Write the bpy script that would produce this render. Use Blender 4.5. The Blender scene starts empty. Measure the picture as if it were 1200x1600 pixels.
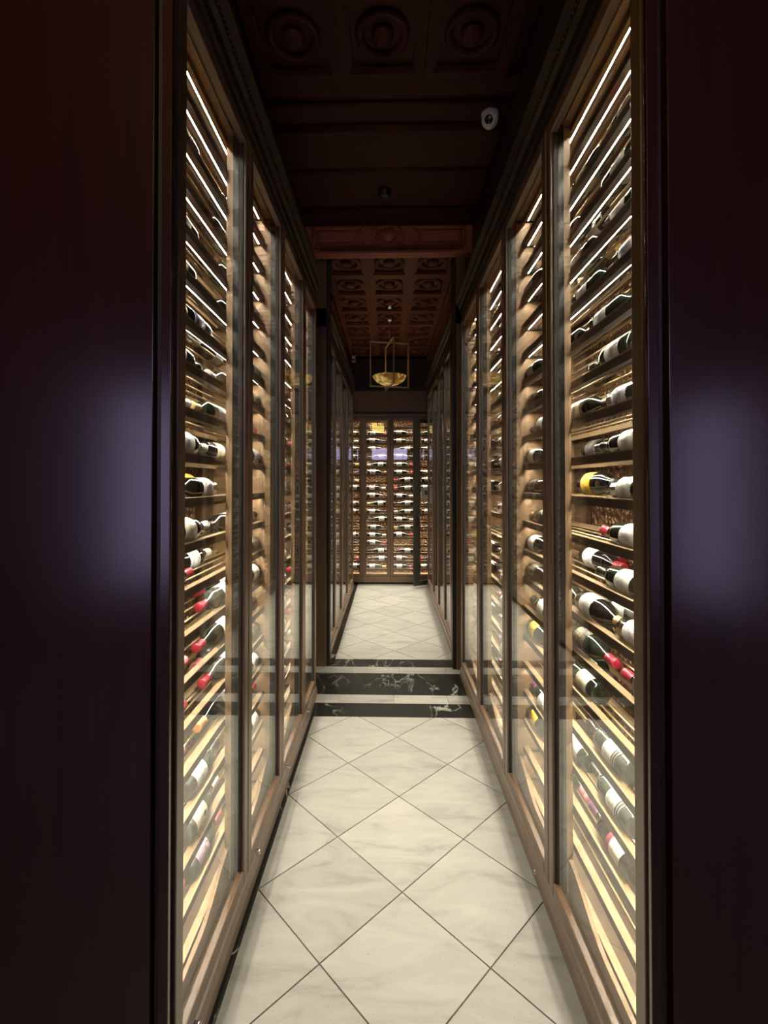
import bpy, math, random
from mathutils import Vector, Matrix
random.seed(7)
sc = bpy.context.scene
COL = sc.collection
PI = math.pi
# ------------------------------------------------------------------ camera
CAM_H, F_PX = 1.6, 740.0
cam = bpy.data.cameras.new('camera')
cam.sensor_width = 36.0
cam.lens = F_PX / 1600 * 36.0
cam.shift_x = 11 / 1600
cam.shift_y = -53 / 1600
cam.clip_start = 0.02
camo = bpy.data.objects.new('camera', cam)
COL.objects.link(camo)
camo.location = (0, 0, CAM_H)
camo.rotation_euler = (math.radians(90.65), 0, math.radians(1.4))
sc.camera = camo
# ------------------------------------------------------------------ world and exposure
LED = 215.0                 # cabinet strips
SKY = 9.0                  # dusk-blue daylight behind the foyer windows
w = bpy.data.worlds.new('dusk_sky')
sc.world = w
w.use_nodes = True
bg = w.node_tree.nodes['Background']
bg.inputs[0].default_value = (0.52, 0.44, 0.76, 1)
bg.inputs[1].default_value = SKY
sc.view_settings.view_transform = 'Standard'
sc.view_settings.look = 'None'
sc.view_settings.gamma = 1
sc.view_settings.use_curve_mapping = False
sc.view_settings.exposure = 0.0
sc.cycles.max_bounces = 10
sc.cycles.diffuse_bounces = 4
sc.cycles.glossy_bounces = 5
sc.cycles.transparent_max_bounces = 40
sc.cycles.caustics_reflective = False
sc.cycles.caustics_refractive = False
sc.cycles.sample_clamp_indirect = 4.0
sc.cycles.use_denoising = True

# ------------------------------------------------------------------ materials
def mat(name):
    m = bpy.data.materials.new(name)
    m.use_nodes = True
    nt = m.node_tree
    return m, nt, nt.nodes['Principled BSDF']

def N(nt, t, **kw):
    n = nt.nodes.new(t)
    for k, v in kw.items():
        if k in n.inputs:
            n.inputs[k].default_value = v
        else:
            setattr(n, k, v)
    return n

def ramp(nt, stops):
    r = nt.nodes.new('ShaderNodeValToRGB')
    el = r.color_ramp.elements
    while len(el) < len(stops):
        el.new(0.5)
    for e, (p, c) in zip(el, stops):
        e.position = p
        e.color = (*c, 1)
    return r

def plain(name, col, rough=.5, metal=0.0, coat=0.0, spec=.5):
    m, nt, b = mat(name)
    b.inputs['Base Color'].default_value = (*col, 1)
    b.inputs['Roughness'].default_value = rough
    b.inputs['Metallic'].default_value = metal
    b.inputs['Coat Weight'].default_value = coat
    b.inputs['Coat Roughness'].default_value = .15
    b.inputs['Specular IOR Level'].default_value = spec
    return m

def wood(name, c1, c2, scale=(6, 6, 60), rough=.4, coat=0.0, bump=.02, coat_rough=.3):
    m, nt, b = mat(name)
    tc = N(nt, 'ShaderNodeTexCoord')
    mp = N(nt, 'ShaderNodeMapping')
    mp.inputs['Scale'].default_value = scale
    oi = N(nt, 'ShaderNodeObjectInfo')
    mul = N(nt, 'ShaderNodeMath', operation='MULTIPLY')
    mul.inputs[1].default_value = 37.0
    nz = N(nt, 'ShaderNodeTexNoise', Scale=1.0, Detail=5.0, Roughness=.6)
    nz.noise_dimensions = '4D'
    L = nt.links.new
    L(oi.outputs['Random'], mul.inputs[0]); L(mul.outputs[0], nz.inputs['W'])
    L(tc.outputs['Object'], mp.inputs[0]); L(mp.outputs[0], nz.inputs['Vector'])
    r = ramp(nt, [(.3, c1), (.7, c2)])
    L(nz.outputs['Fac'], r.inputs[0]); L(r.outputs[0], b.inputs['Base Color'])
    bp = N(nt, 'ShaderNodeBump', Strength=bump, Distance=.01)
    L(nz.outputs['Fac'], bp.inputs['Height']); L(bp.outputs[0], b.inputs['Normal'])
    b.inputs['Roughness'].default_value = rough
    b.inputs['Coat Weight'].default_value = coat
    b.inputs['Coat Roughness'].default_value = coat_rough
    return m

M = {}
M['lacquer'] = wood('mahogany_lacquer', (.026, .0065, .0052), (.038, .0095, .007), (30, 30, 1.2), .5, 1.0, .0, .215)
M['lacquer'].node_tree.nodes['Principled BSDF'].inputs['Specular IOR Level'].default_value = .08
M['dark_wood'] = wood('dark_mahogany', (.014, .0065, .0045), (.022, .010, .0065), (20, 20, 2), .5, .08)
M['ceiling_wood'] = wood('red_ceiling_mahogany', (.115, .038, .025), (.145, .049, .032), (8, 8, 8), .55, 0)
M['fascia'] = wood('brightened_fascia_mahogany', (.34, .095, .06), (.40, .115, .075), (8, 8, 8), .5, 0)  # lighter copy of the ceiling wood, stronger light put into its colour
M['ceiling_dark'] = wood('shaded_ceiling_mahogany', (.034, .0065, .004), (.046, .009, .0055), (8, 8, 8), .6, 0)  # darker copy of the ceiling wood, shade of the near ceiling put into its colour
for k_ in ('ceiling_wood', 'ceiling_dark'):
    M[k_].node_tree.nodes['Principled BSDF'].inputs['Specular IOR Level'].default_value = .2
M['frame'] = wood('bronze_brown_frame', (.125, .074, .043), (.16, .096, .057), (30, 30, 2), .35, .3)
M['oak'] = wood('cabinet_oak', (.29, .18, .092), (.39, .25, .135), (30, 30, 2.5), .5, .1, .05)
M['walnut'] = wood('cabinet_walnut', (.085, .052, .030), (.13, .08, .047), (30, 30, 2.5), .5, .1, .05)
M['rail'] = wood('shelf_rail_maple', (.42, .285, .15), (.51, .36, .20), (40, 3, 40), .45, .15, .04)
M['rail_face'] = wood('shelf_rail_shaded_face', (.07, .042, .026), (.095, .057, .035), (40, 3, 40), .4, .2, .04)  # darker copy of the rail wood, the unlit front's shade in its colour
M['black_post'] = plain('black_mullion', (.006, .008, .010), .25, 0, 0, .3)
M['gasket'] = plain('black_gasket', (.006, .006, .006), .6)
M['brass'] = plain('brass_rod', (.78, .62, .36), .38, .8)
M['chrome'] = plain('chrome', (.7, .7, .7), .2, 1.0)
M['alu'] = plain('led_housing', (.5, .5, .48), .4, 1.0)
M['grout'] = plain('grout', (.10, .092, .08), .9)
M['white_plastic'] = plain('white_plastic', (.72, .72, .70), .35)
M['black_plastic'] = plain('black_plastic', (.01, .01, .01), .2)
M['door_green'] = plain('dark_olive_frame', (.045, .043, .035), .4, .2)
M['plaster'] = plain('foyer_plaster', (.10, .075, .06), .8)

def emission(name, col, s):
    m = bpy.data.materials.new(name)
    m.use_nodes = True
    nt = m.node_tree
    nt.nodes.remove(nt.nodes['Principled BSDF'])
    e = N(nt, 'ShaderNodeEmission', Strength=s)
    e.inputs[0].default_value = (*col, 1)
    nt.links.new(e.outputs[0], nt.nodes['Material Output'].inputs[0])
    return m
M['led'] = emission('led_strip_light', (1.0, .895, .715), LED)

def glass_mat():
    m = bpy.data.materials.new('clear_door_glass')
    m.use_nodes = True
    nt = m.node_tree
    nt.nodes.remove(nt.nodes['Principled BSDF'])
    L = nt.links.new
    g = N(nt, 'ShaderNodeNewGeometry')
    d = N(nt, 'ShaderNodeVectorMath', operation='DOT_PRODUCT')
    L(g.outputs['Incoming'], d.inputs[0]); L(g.outputs['Normal'], d.inputs[1])
    ab = N(nt, 'ShaderNodeMath', operation='ABSOLUTE'); L(d.outputs['Value'], ab.inputs[0])
    om = N(nt, 'ShaderNodeMath', operation='SUBTRACT'); om.inputs[0].default_value = 1; L(ab.outputs[0], om.inputs[1])
    pw = N(nt, 'ShaderNodeMath', operation='POWER'); L(om.outputs[0], pw.inputs[0]); pw.inputs[1].default_value = 5
    ma = N(nt, 'ShaderNodeMath', operation='MULTIPLY_ADD'); L(pw.outputs[0], ma.inputs[0])
    ma.inputs[1].default_value = .955; ma.inputs[2].default_value = .045
    tr = N(nt, 'ShaderNodeBsdfTransparent'); tr.inputs[0].default_value = (.975, .985, .975, 1)
    gl = N(nt, 'ShaderNodeBsdfGlossy', Roughness=0.0)
    gl.inputs[0].default_value = (1, 1, 1, 1)
    mx = N(nt, 'ShaderNodeMixShader')
    L(ma.outputs[0], mx.inputs[0]); L(tr.outputs[0], mx.inputs[1]); L(gl.outputs[0], mx.inputs[2])
    L(mx.outputs[0], nt.nodes['Material Output'].inputs[0])
    return m
M['glass'] = glass_mat()

def copper_mat():
    m, nt, b = mat('hammered_copper_back')
    L = nt.links.new
    tc = N(nt, 'ShaderNodeTexCoord')
    v = N(nt, 'ShaderNodeTexVoronoi', Scale=42.0)
    L(tc.outputs['Object'], v.inputs['Vector'])
    nz = N(nt, 'ShaderNodeTexNoise', Scale=70.0, Detail=4.0)
    L(tc.outputs['Object'], nz.inputs['Vector'])
    r = ramp(nt, [(.30, (.035, .018, .009)), (.55, (.19, .10, .048)), (.70, (.58, .38, .21))])
    L(nz.outputs['Fac'], r.inputs[0]); L(r.outputs[0], b.inputs['Base Color'])
    bp = N(nt, 'ShaderNodeBump', Strength=1.0, Distance=.02)
    L(v.outputs['Distance'], bp.inputs['Height']); L(bp.outputs[0], b.inputs['Normal'])
    b.inputs['Metallic'].default_value = .55
    b.inputs['Roughness'].default_value = .35
    return m
M['copper'] = copper_mat()

def tile_mat():
    m, nt, b = mat('cream_marble_tile')
    L = nt.links.new
    tc = N(nt, 'ShaderNodeTexCoord')
    oi = N(nt, 'ShaderNodeObjectInfo')
    rot = N(nt, 'ShaderNodeMapping')
    rot.inputs['Rotation'].default_value = (0, 0, .7)
    rot.inputs['Scale'].default_value = (2.2, 7.5, 1)
    ad = N(nt, 'ShaderNodeVectorMath', operation='ADD')
    sc_ = N(nt, 'ShaderNodeVectorMath', operation='SCALE'); sc_.inputs['Scale'].default_value = 23.0
    cmb = N(nt, 'ShaderNodeCombineXYZ')
    for i in range(3):
        L(oi.outputs['Random'], cmb.inputs[i])
    L(cmb.outputs[0], sc_.inputs[0])
    L(tc.outputs['Object'], rot.inputs[0]); L(rot.outputs[0], ad.inputs[0]); L(sc_.outputs[0], ad.inputs[1])
    n1 = N(nt, 'ShaderNodeTexNoise', Scale=1.3, Detail=9.0, Roughness=.62, Distortion=.9)
    L(ad.outputs[0], n1.inputs['Vector'])
    r1 = ramp(nt, [(.30, (.25, .243, .225)), (.46, (.345, .338, .312)), (.70, (.40, .394, .366))])
    L(n1.outputs['Fac'], r1.inputs[0])
    n2 = N(nt, 'ShaderNodeTexNoise', Scale=38.0, Detail=2.0)
    L(ad.outputs[0], n2.inputs['Vector'])
    r2 = ramp(nt, [(.255, (.30, .28, .25)), (.275, (1, 1, 1))])
    L(n2.outputs['Fac'], r2.inputs[0])
    mu = N(nt, 'ShaderNodeMix', data_type='RGBA', blend_type='MULTIPLY')
    mu.inputs['Factor'].default_value = .8
    L(r1.outputs[0], mu.inputs[6]); L(r2.outputs[0], mu.inputs[7])
    hv = N(nt, 'ShaderNodeHueSaturation')
    mr = N(nt, 'ShaderNodeMapRange'); mr.inputs[3].default_value = .93; mr.inputs[4].default_value = 1.06
    L(oi.outputs['Random'], mr.inputs[0]); L(mr.outputs[0], hv.inputs['Value'])
    L(mu.outputs[2], hv.inputs['Color']); L(hv.outputs[0], b.inputs['Base Color'])
    b.inputs['Roughness'].default_value = .42
    b.inputs['Specular IOR Level'].default_value = .35
    return m
M['tile'] = tile_mat()

def black_marble():
    m, nt, b = mat('black_veined_marble')
    L = nt.links.new
    tc = N(nt, 'ShaderNodeTexCoord')
    mp = N(nt, 'ShaderNodeMapping')
    mp.inputs['Rotation'].default_value = (0, 0, .5)
    mp.inputs['Scale'].default_value = (2.2, .9, 1)
    L(tc.outputs['Object'], mp.inputs[0])
    nz = N(nt, 'ShaderNodeTexNoise', Scale=1.7, Detail=6.0, Roughness=.55, Distortion=1.1)
    L(mp.outputs[0], nz.inputs['Vector'])
    r = ramp(nt, [(.484, (.012, .0125, .011)), (.494, (.40, .40, .36)), (.502, (.012, .0125, .011))])
    L(nz.outputs['Fac'], r.inputs[0])
    n3 = N(nt, 'ShaderNodeTexNoise', Scale=1.6, Detail=2.0)
    L(tc.outputs['Object'], n3.inputs['Vector'])
    r3 = ramp(nt, [(.45, (0, 0, 0)), (.56, (1, 1, 1))])
    L(n3.outputs['Fac'], r3.inputs[0])
    mx = N(nt, 'ShaderNodeMix', data_type='RGBA')
    mx.inputs[6].default_value = (.013, .0135, .012, 1)
    L(r3.outputs[0], mx.inputs[0]); L(r.outputs[0], mx.inputs[7])
    L(mx.outputs[2], b.inputs['Base Color'])
    b.inputs['Roughness'].default_value = .3
    return m
M['black_marble'] = black_marble()

def label_mat(name, paper, ink, bands=(), rough=.55, ink_amt=.8):
    """paper label: rows of small broken print across the axis (local Y), plus solid colour bands (y0, y1, colour)"""
    m, nt, b = mat(name)
    L = nt.links.new
    tc = N(nt, 'ShaderNodeTexCoord')
    sp = N(nt, 'ShaderNodeSeparateXYZ')
    L(tc.outputs['Object'], sp.inputs[0])
    wv = N(nt, 'ShaderNodeMath', operation='SINE')
    k = N(nt, 'ShaderNodeMath', operation='MULTIPLY'); k.inputs[1].default_value = 560.0
    L(sp.outputs['Y'], k.inputs[0]); L(k.outputs[0], wv.inputs[0])
    gt = N(nt, 'ShaderNodeMath', operation='GREATER_THAN'); gt.inputs[1].default_value = .1
    L(wv.outputs[0], gt.inputs[0])
    nz = N(nt, 'ShaderNodeTexNoise', Scale=190.0, Detail=1.0)
    L(tc.outputs['Object'], nz.inputs['Vector'])
    g2 = N(nt, 'ShaderNodeMath', operation='GREATER_THAN'); g2.inputs[1].default_value = .53
    L(nz.outputs['Fac'], g2.inputs[0])
    n2 = N(nt, 'ShaderNodeTexNoise', Scale=26.0, Detail=0.0)
    L(tc.outputs['Object'], n2.inputs['Vector'])
    g3 = N(nt, 'ShaderNodeMath', operation='GREATER_THAN'); g3.inputs[1].default_value = .5
    L(n2.outputs['Fac'], g3.inputs[0])
    a = N(nt, 'ShaderNodeMath', operation='MULTIPLY'); L(gt.outputs[0], a.inputs[0]); L(g2.outputs[0], a.inputs[1])
    c = N(nt, 'ShaderNodeMath', operation='MULTIPLY'); L(a.outputs[0], c.inputs[0]); L(g3.outputs[0], c.inputs[1])
    d = N(nt, 'ShaderNodeMath', operation='MULTIPLY'); L(c.outputs[0], d.inputs[0]); d.inputs[1].default_value = ink_amt
    mx = N(nt, 'ShaderNodeMix', data_type='RGBA')
    mx.inputs[6].default_value = (*paper, 1); mx.inputs[7].default_value = (*ink, 1)
    L(d.outputs[0], mx.inputs[0])
    out = mx.outputs[2]
    for y0, y1, colr in bands:
        q0 = N(nt, 'ShaderNodeMath', operation='GREATER_THAN'); q0.inputs[1].default_value = y0
        q1 = N(nt, 'ShaderNodeMath', operation='LESS_THAN'); q1.inputs[1].default_value = y1
        L(sp.outputs['Y'], q0.inputs[0]); L(sp.outputs['Y'], q1.inputs[0])
        q = N(nt, 'ShaderNodeMath', operation='MULTIPLY'); L(q0.outputs[0], q.inputs[0]); L(q1.outputs[0], q.inputs[1])
        mm = N(nt, 'ShaderNodeMix', data_type='RGBA')
        mm.inputs[7].default_value = (*colr, 1)
        L(q.outputs[0], mm.inputs[0]); L(out, mm.inputs[6])
        out = mm.outputs[2]
    L(out, b.inputs['Base Color'])
    b.inputs['Roughness'].default_value = rough
    return m
# label spans local y .04 ... .13 of the bottle
LAB = {
    'white': label_mat('white_paper_label', (.80, .78, .73), (.25, .24, .22)),
    'cream': label_mat('cream_paper_label', (.78, .71, .55), (.30, .22, .12), [(.119, .123, (.5, .36, .12))]),
    'yellow': label_mat('yellow_paper_label', (.80, .50, .045), (.12, .10, .03), [(.066, .0685, (.45, .26, .02))], ink_amt=.5),
    'ornate': label_mat('ornate_paper_label', (.80, .78, .70), (.35, .36, .30), [(.040, .068, (.05, .045, .04)), (.046, .0485, (.7, .68, .6)), (.058, .0605, (.7, .68, .6))]),
    'burgundy': label_mat('burgundy_and_cream_label', (.78, .72, .58), (.32, .26, .15), [(.106, .132, (.30, .02, .06))]),
    'grey': label_mat('grey_banded_label', (.74, .74, .72), (.2, .2, .2), [(.060, .072, (.40, .41, .42)), (.1, .104, (.3, .3, .32))]),
    'mauve': label_mat('mauve_paper_label', (.50, .36, .44), (.2, .1, .16)),
    'dark': label_mat('dark_label_with_gold_print', (.03, .028, .03), (.6, .45, .2)),
    'blue': label_mat('blue_and_white_label', (.72, .72, .78), (.1, .1, .3), [(.055, .075, (.09, .09, .32))]),
}
LABEL_WORDS = {'white': 'white label', 'cream': 'cream label', 'yellow': 'yellow label', 'ornate': 'white ornate label',
               'burgundy': 'burgundy and cream label', 'grey': 'grey banded label', 'mauve': 'mauve label',
               'dark': 'black label', 'blue': 'blue banded label'}
CAPC = {'red': (.38, .024, .045), 'pink': (.62, .17, .22), 'gold': (.66, .47, .20), 'black': (.012, .012, .013), 'white': (.75, .72, .66),
        'orange': (.72, .27, .09), 'purple': (.12, .03, .09)}
CAP = {k: plain(k + '_foil_capsule', c, .35, .25 if k == 'gold' else 0, .2) for k, c in CAPC.items()}
GLASSC = {'green': (.010, .016, .009), 'brown': (.014, .008, .004), 'black': (.006, .006, .006), 'clear': (.055, .06, .05)}
BGL = {k: plain(k + '_bottle_glass', c, .07, 0, .3, .8) for k, c in GLASSC.items()}

# ------------------------------------------------------------------ mesh helpers
class MB:
    def __init__(s):
        s.v, s.f, s.m = [], [], []
    def box(s, x0, x1, y0, y1, z0, z1, mi=0):
        x0, x1 = min(x0, x1), max(x0, x1); y0, y1 = min(y0, y1), max(y0, y1); z0, z1 = min(z0, z1), max(z0, z1)
        b = len(s.v)
        s.v += [(x0, y0, z0), (x1, y0, z0), (x1, y1, z0), (x0, y1, z0), (x0, y0, z1), (x1, y0, z1), (x1, y1, z1), (x0, y1, z1)]
        s.f += [(b, b+3, b+2, b+1), (b+4, b+5, b+6, b+7), (b, b+1, b+5, b+4), (b+1, b+2, b+6, b+5), (b+2, b+3, b+7, b+6), (b+3, b, b+4, b+7)]
        s.m += [mi] * 6
        return s
    def prism(s, poly, axis, a0, a1, mi=0):
        """poly: 2D outline; extruded along axis (0 x, 1 y, 2 z) from a0 to a1"""
        def P(p, a):
            if axis == 0: return (a, p[0], p[1])
            if axis == 1: return (p[0], a, p[1])
            return (p[0], p[1], a)
        n = len(poly); b = len(s.v)
        s.v += [P(p, a0) for p in poly] + [P(p, a1) for p in poly]
        s.f.append(tuple(range(b + n - 1, b - 1, -1))); s.f.append(tuple(range(b + n, b + 2 * n)))
        s.f += [(b + i, b + (i + 1) % n, b + n + (i + 1) % n, b + n + i) for i in range(n)]
        s.m += [mi] * (n + 2)
        return s
    def lathe(s, prof, axis=2, c=(0, 0, 0), seg=16, a0=0.0, a1=2 * PI, mi=0):
        """prof: list of (r, h) along the axis"""
        full = abs(a1 - a0 - 2 * PI) < 1e-6
        n = seg if full else seg + 1
        b = len(s.v)
        for r, h in prof:
            for i in range(n):
                a = a0 + (a1 - a0) * i / seg
                p, q = r * math.cos(a), r * math.sin(a)
                if axis == 2: t = (p, q, h)
                elif axis == 1: t = (q, h, p)
                else: t = (h, p, q)
                s.v.append((t[0] + c[0], t[1] + c[1], t[2] + c[2]))
        for j in range(len(prof) - 1):
            for i in range(seg):
                i2 = (i + 1) % n
                s.f.append((b + j * n + i, b + j * n + i2, b + (j + 1) * n + i2, b + (j + 1) * n + i)); s.m.append(mi)
        return s
    def tube(s, p0, p1, r, seg=8, mi=0):
        p0, p1 = Vector(p0), Vector(p1)
        d = (p1 - p0).normalized()
        u = d.orthogonal().normalized(); q = d.cross(u)
        b = len(s.v)
        for p in (p0, p1):
            for i in range(seg):
                a = 2 * PI * i / seg
                s.v.append(tuple(p + u * (r * math.cos(a)) + q * (r * math.sin(a))))
        for i in range(seg):
            j = (i + 1) % seg
            s.f.append((b + i, b + j, b + seg + j, b + seg + i)); s.m.append(mi)
        s.f.append(tuple(range(b + seg - 1, b - 1, -1))); s.f.append(tuple(range(b + seg, b + 2 * seg))); s.m += [mi, mi]
        return s
    def add(s, mesh, mtx, mi=None):
        b = len(s.v)
        s.v += [tuple(mtx @ v.co) for v in mesh.vertices]
        for p in mesh.polygons:
            s.f.append(tuple(b + i for i in p.vertices)); s.m.append(p.material_index if mi is None else mi)
    def mesh(s, name, mats, smooth=False):
        me = bpy.data.meshes.new(name)
        me.from_pydata(s.v, [], s.f)
        for m in (mats if isinstance(mats, (list, tuple)) else [mats]):
            me.materials.append(m)
        for p, i in zip(me.polygons, s.m):
            p.material_index = i
            p.use_smooth = smooth
        me.update()
        return me
    def build(s, name, mats, parent=None, smooth=False, loc=None):
        return link(name, s.mesh(name, mats, smooth), parent, loc)

def link(name, data, parent=None, loc=None, rot=None):
    o = bpy.data.objects.new(name, data)
    COL.objects.link(o)
    if parent: o.parent = parent
    if loc: o.location = loc
    if rot: o.rotation_euler = rot
    return o
def thing(o, label, cat, group=None):
    o['label'] = label; o['category'] = cat
    if group: o['group'] = group
    return o
def structure(o):
    o['kind'] = 'structure'
    return o
def bevel(o, wd=.004, seg=2):
    m = o.modifiers.new('edge', 'BEVEL'); m.width = wd; m.segments = seg; m.limit_method = 'ANGLE'
    return o
def box(name, x0, x1, y0, y1, z0, z1, m, parent=None, bv=0):
    o = MB().box(x0, x1, y0, y1, z0, z1).build(name, m, parent)
    if bv: bevel(o, bv)
    return o

# ------------------------------------------------------------------ layout numbers
FX = {-1: -.55, 1: .605}              # glass planes
LG = [1.19, 1.81, 2.389, 3.011, 3.506]      # left door joints
RG = [1.115, 1.785, 2.44, 3.159, 3.898]     # right door joints
LF = [4.27, 4.80, 5.50, 6.29, 7.19]
RF = [4.21, 4.53, 5.10, 5.73, 6.387, 7.20]
FAR_Y = 7.54
NEAR_C, FAR_C = 3.84, 3.59            # ceiling heights
UPW = .72                             # upper wall half width
# ------------------------------------------------------------------ floor
floor = structure(MB().box(-4.3, 4.3, -2.7, 8.4, -.1, -.006).build('floor', M['grout']))
def clip(poly, x0, x1, y0, y1):
    def cut(P, f, inter):
        out = []
        for i in range(len(P)):
            a, b = P[i], P[(i + 1) % len(P)]
            fa, fb = f(a), f(b)
            if fa: out.append(a)
            if fa != fb: out.append(inter(a, b))
        return out
    def ix(v): return lambda a, b: (v, a[1] + (b[1] - a[1]) * (v - a[0]) / (b[0] - a[0]))
    def iy(v): return lambda a, b: (a[0] + (b[0] - a[0]) * (v - a[1]) / (b[1] - a[1]), v)
    for f, it in ((lambda p: p[0] >= x0, ix(x0)), (lambda p: p[0] <= x1, ix(x1)), (lambda p: p[1] >= y0, iy(y0)), (lambda p: p[1] <= y1, iy(y1))):
        if len(poly) < 3: return []
        poly = cut(poly, f, it)
    return poly
def area(p):
    return abs(sum(p[i][0] * p[(i + 1) % len(p)][1] - p[(i + 1) % len(p)][0] * p[i][1] for i in range(len(p)))) / 2
def diamond_tiles(x0, x1, y0, y1, cx, cy, h=.2835, gap=.0035):
    for i in range(-30, 31):
        for j in range(-30, 31):
            if (i + j) % 2: continue
            px, py = cx + i * h, cy + j * h
            if px + h < x0 or px - h > x1 or py + h < y0 or py - h > y1: continue
            g = h - gap
            P = clip([(px - g, py), (px, py - g), (px + g, py), (px, py + g)], x0, x1, y0, y1)
            if len(P) >= 3 and area(P) > 4e-4:
                mx_ = sum(p[0] for p in P) / len(P); my_ = sum(p[1] for p in P) / len(P)
                o = MB().prism([(p[0] - mx_, p[1] - my_) for p in P], 2, -.012, 0).build('floor_tile', M['tile'], floor, loc=(mx_, my_, 0))
diamond_tiles(-.514, .70, 1.0, 3.262, .053, 1.874 + .2835)
diamond_tiles(-.485, .66, 4.328, 7.60, .055, 4.55 + .2835)
MB().box(-4.2, 4.2, -2.6, .998, -.012, 0).build('foyer_floor_field', M['tile'], floor)
box('marble_border', -.70, -.516, 1.0, 3.262, -.012, .0005, M['black_marble'], floor)
box('marble_border', -.70, -.487, 4.328, 7.60, -.012, .0005, M['black_marble'], floor)
box('marble_border', -.70, .72, 3.264, 3.462, -.012, .0005, M['black_marble'], floor)
box('marble_border', -.80, .80, 3.604, 4.008, -.012, .0005, M['black_marble'], floor)
box('marble_border', -.80, .80, 4.150, 4.326, -.012, .0005, M['black_marble'], floor)
for y0, y1, off in ((3.464, 3.602, -.36), (4.010, 4.148, -.31)):
    x = off - .8
    while x < .8:
        a, b_ = max(x, -.8), min(x + .398, .8)
        if b_ - a > .02:
            cx_ = (a + b_) / 2
            MB().box(a - cx_, b_ - cx_, y0 - (y0+y1)/2, y1 - (y0+y1)/2, -.012, .0003).build('strip_tile', M['tile'], floor, loc=(cx_, (y0+y1)/2, 0))
        x += .400

# ------------------------------------------------------------------ walls (each side: upper wall + entrance panel, end post, recess, pilaster)
def side_wall(s):
    nm = 'wall_left' if s < 0 else 'wall_right'
    G = LG if s < 0 else RG
    fx = FX[s]
    root = structure(MB().box(s * UPW, s * (UPW + .1), 1.0, 8.4, 3.14, 3.95).build(nm, M['dark_wood']))
    ye = 1.06 if s < 0 else 1.02
    edge = -.535 if s < 0 else .597
    p0, p1 = (.494, .517) if s < 0 else (.553, .576)
    # lacquered panel facing the foyer
    bevel(MB().box(edge, s * 4.2, ye, ye + .03, 0, 3.95).build('entrance_panel', M['lacquer'], root), .002, 2)
    box('shadow_gap_back', s * (p1 + .03), s * (p1 + .06), ye + .03, G[0] - .004, 0, 3.95, M['gasket'], root)
    q = ye + .012
    MB().prism([(s * (p0 + .022), q + .0005), (fx + s * .004, G[0] - .003), (fx + s * .05, G[0] - .003), (s * (p1 + .014), q + .0005)], 2, 0, 3.14).build('jamb_return', M['dark_wood'], root)
    bevel(MB().box(s * p0, s * p1, ye, q, 0, 3.95).build('architrave', M['lacquer'], root), .0015, 2)
    # wall behind cabinets, recess beside the threshold
    box('back_wall', fx + s * .52, fx + s * .60, ye + .03, 8.4, 0, 3.95, M['plaster'], root)
    yp = 4.15 if s < 0 else 4.10
    box('recess_panel', fx + s * .12, fx + s * .15, G[-1] + .01, yp, 0, 3.14, M['dark_wood'], root)
    # cornice running above the doors
    for y0, y1 in ((G[0], G[-1] + .01), (yp, 7.25)):
        c = MB()
        prof = [(0, 2.985), (-.016, 2.985), (-.016, 3.03), (-.03, 3.045), (-.03, 3.075), (-.052, 3.10), (-.052, 3.13), (0, 3.145)]
        poly = [(fx + s * p[0], p[1]) for p in prof] + [(s * (UPW + .02), 3.145), (s * (UPW + .02), 2.985)]
        c.prism(poly, 1, y0, y1)
        c.build('cornice', M['dark_wood'], root)
        # row of small beads under the cornice
        bd = MB()
        y = y0 + .02
        while y < y1:
            bd.lathe([(.0001, -.006), (.0045, -.004), (.006, 0), (.0045, .004), (.0001, .006)], 2, (fx - s * .033, y, 3.058), 6)
            y += .022
        o = bd.build('bead_moulding', M['dark_wood'], root); o['kind'] = 'stuff'
    # pilaster at the threshold, up to the fascia
    xi, xm, xo = (-.516, -.545, -.66) if s < 0 else (.552, .583, .66)
    bevel(MB().box(xm, xo, yp, yp + .11, 0, FAR_C).build('pilaster', M['frame'], root), .004)
    bevel(MB().box(xi, xm - s * .004, yp + .012, yp + .10, 0, FAR_C).build('pilaster_return', M['dark_wood'], root), .003)
    return root
wallL = side_wall(-1)
wallR = side_wall(1)
# far wall
wb = structure(MB().box(-1.3, 1.3, 8.15, 8.3, 0, 3.95).build('wall_back', M['plaster']))
for sx in (-1, 1):
    box('corner_return', sx * 1.12, sx * 1.2, 7.22, 8.15, 0, 3.95, M['dark_wood'], wb)
bevel(MB().box(-1.1, 1.1, FAR_Y - .03, FAR_Y + .02, 2.66, 3.12).build('frieze_board', M['frame'], wb), .004)
box('frieze_moulding', -1.1, 1.1, FAR_Y - .055, FAR_Y - .03, 2.70, 2.735, M['dark_wood'], wb, .006)
box('frieze_moulding', -1.1, 1.1, FAR_Y - .065, FAR_Y - .03, 3.06, 3.12, M['dark_wood'], wb, .01)
box('upper_board', -1.1, 1.1, FAR_Y, FAR_Y + .02, 3.12, FAR_C, M['dark_wood'], wb)
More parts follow.
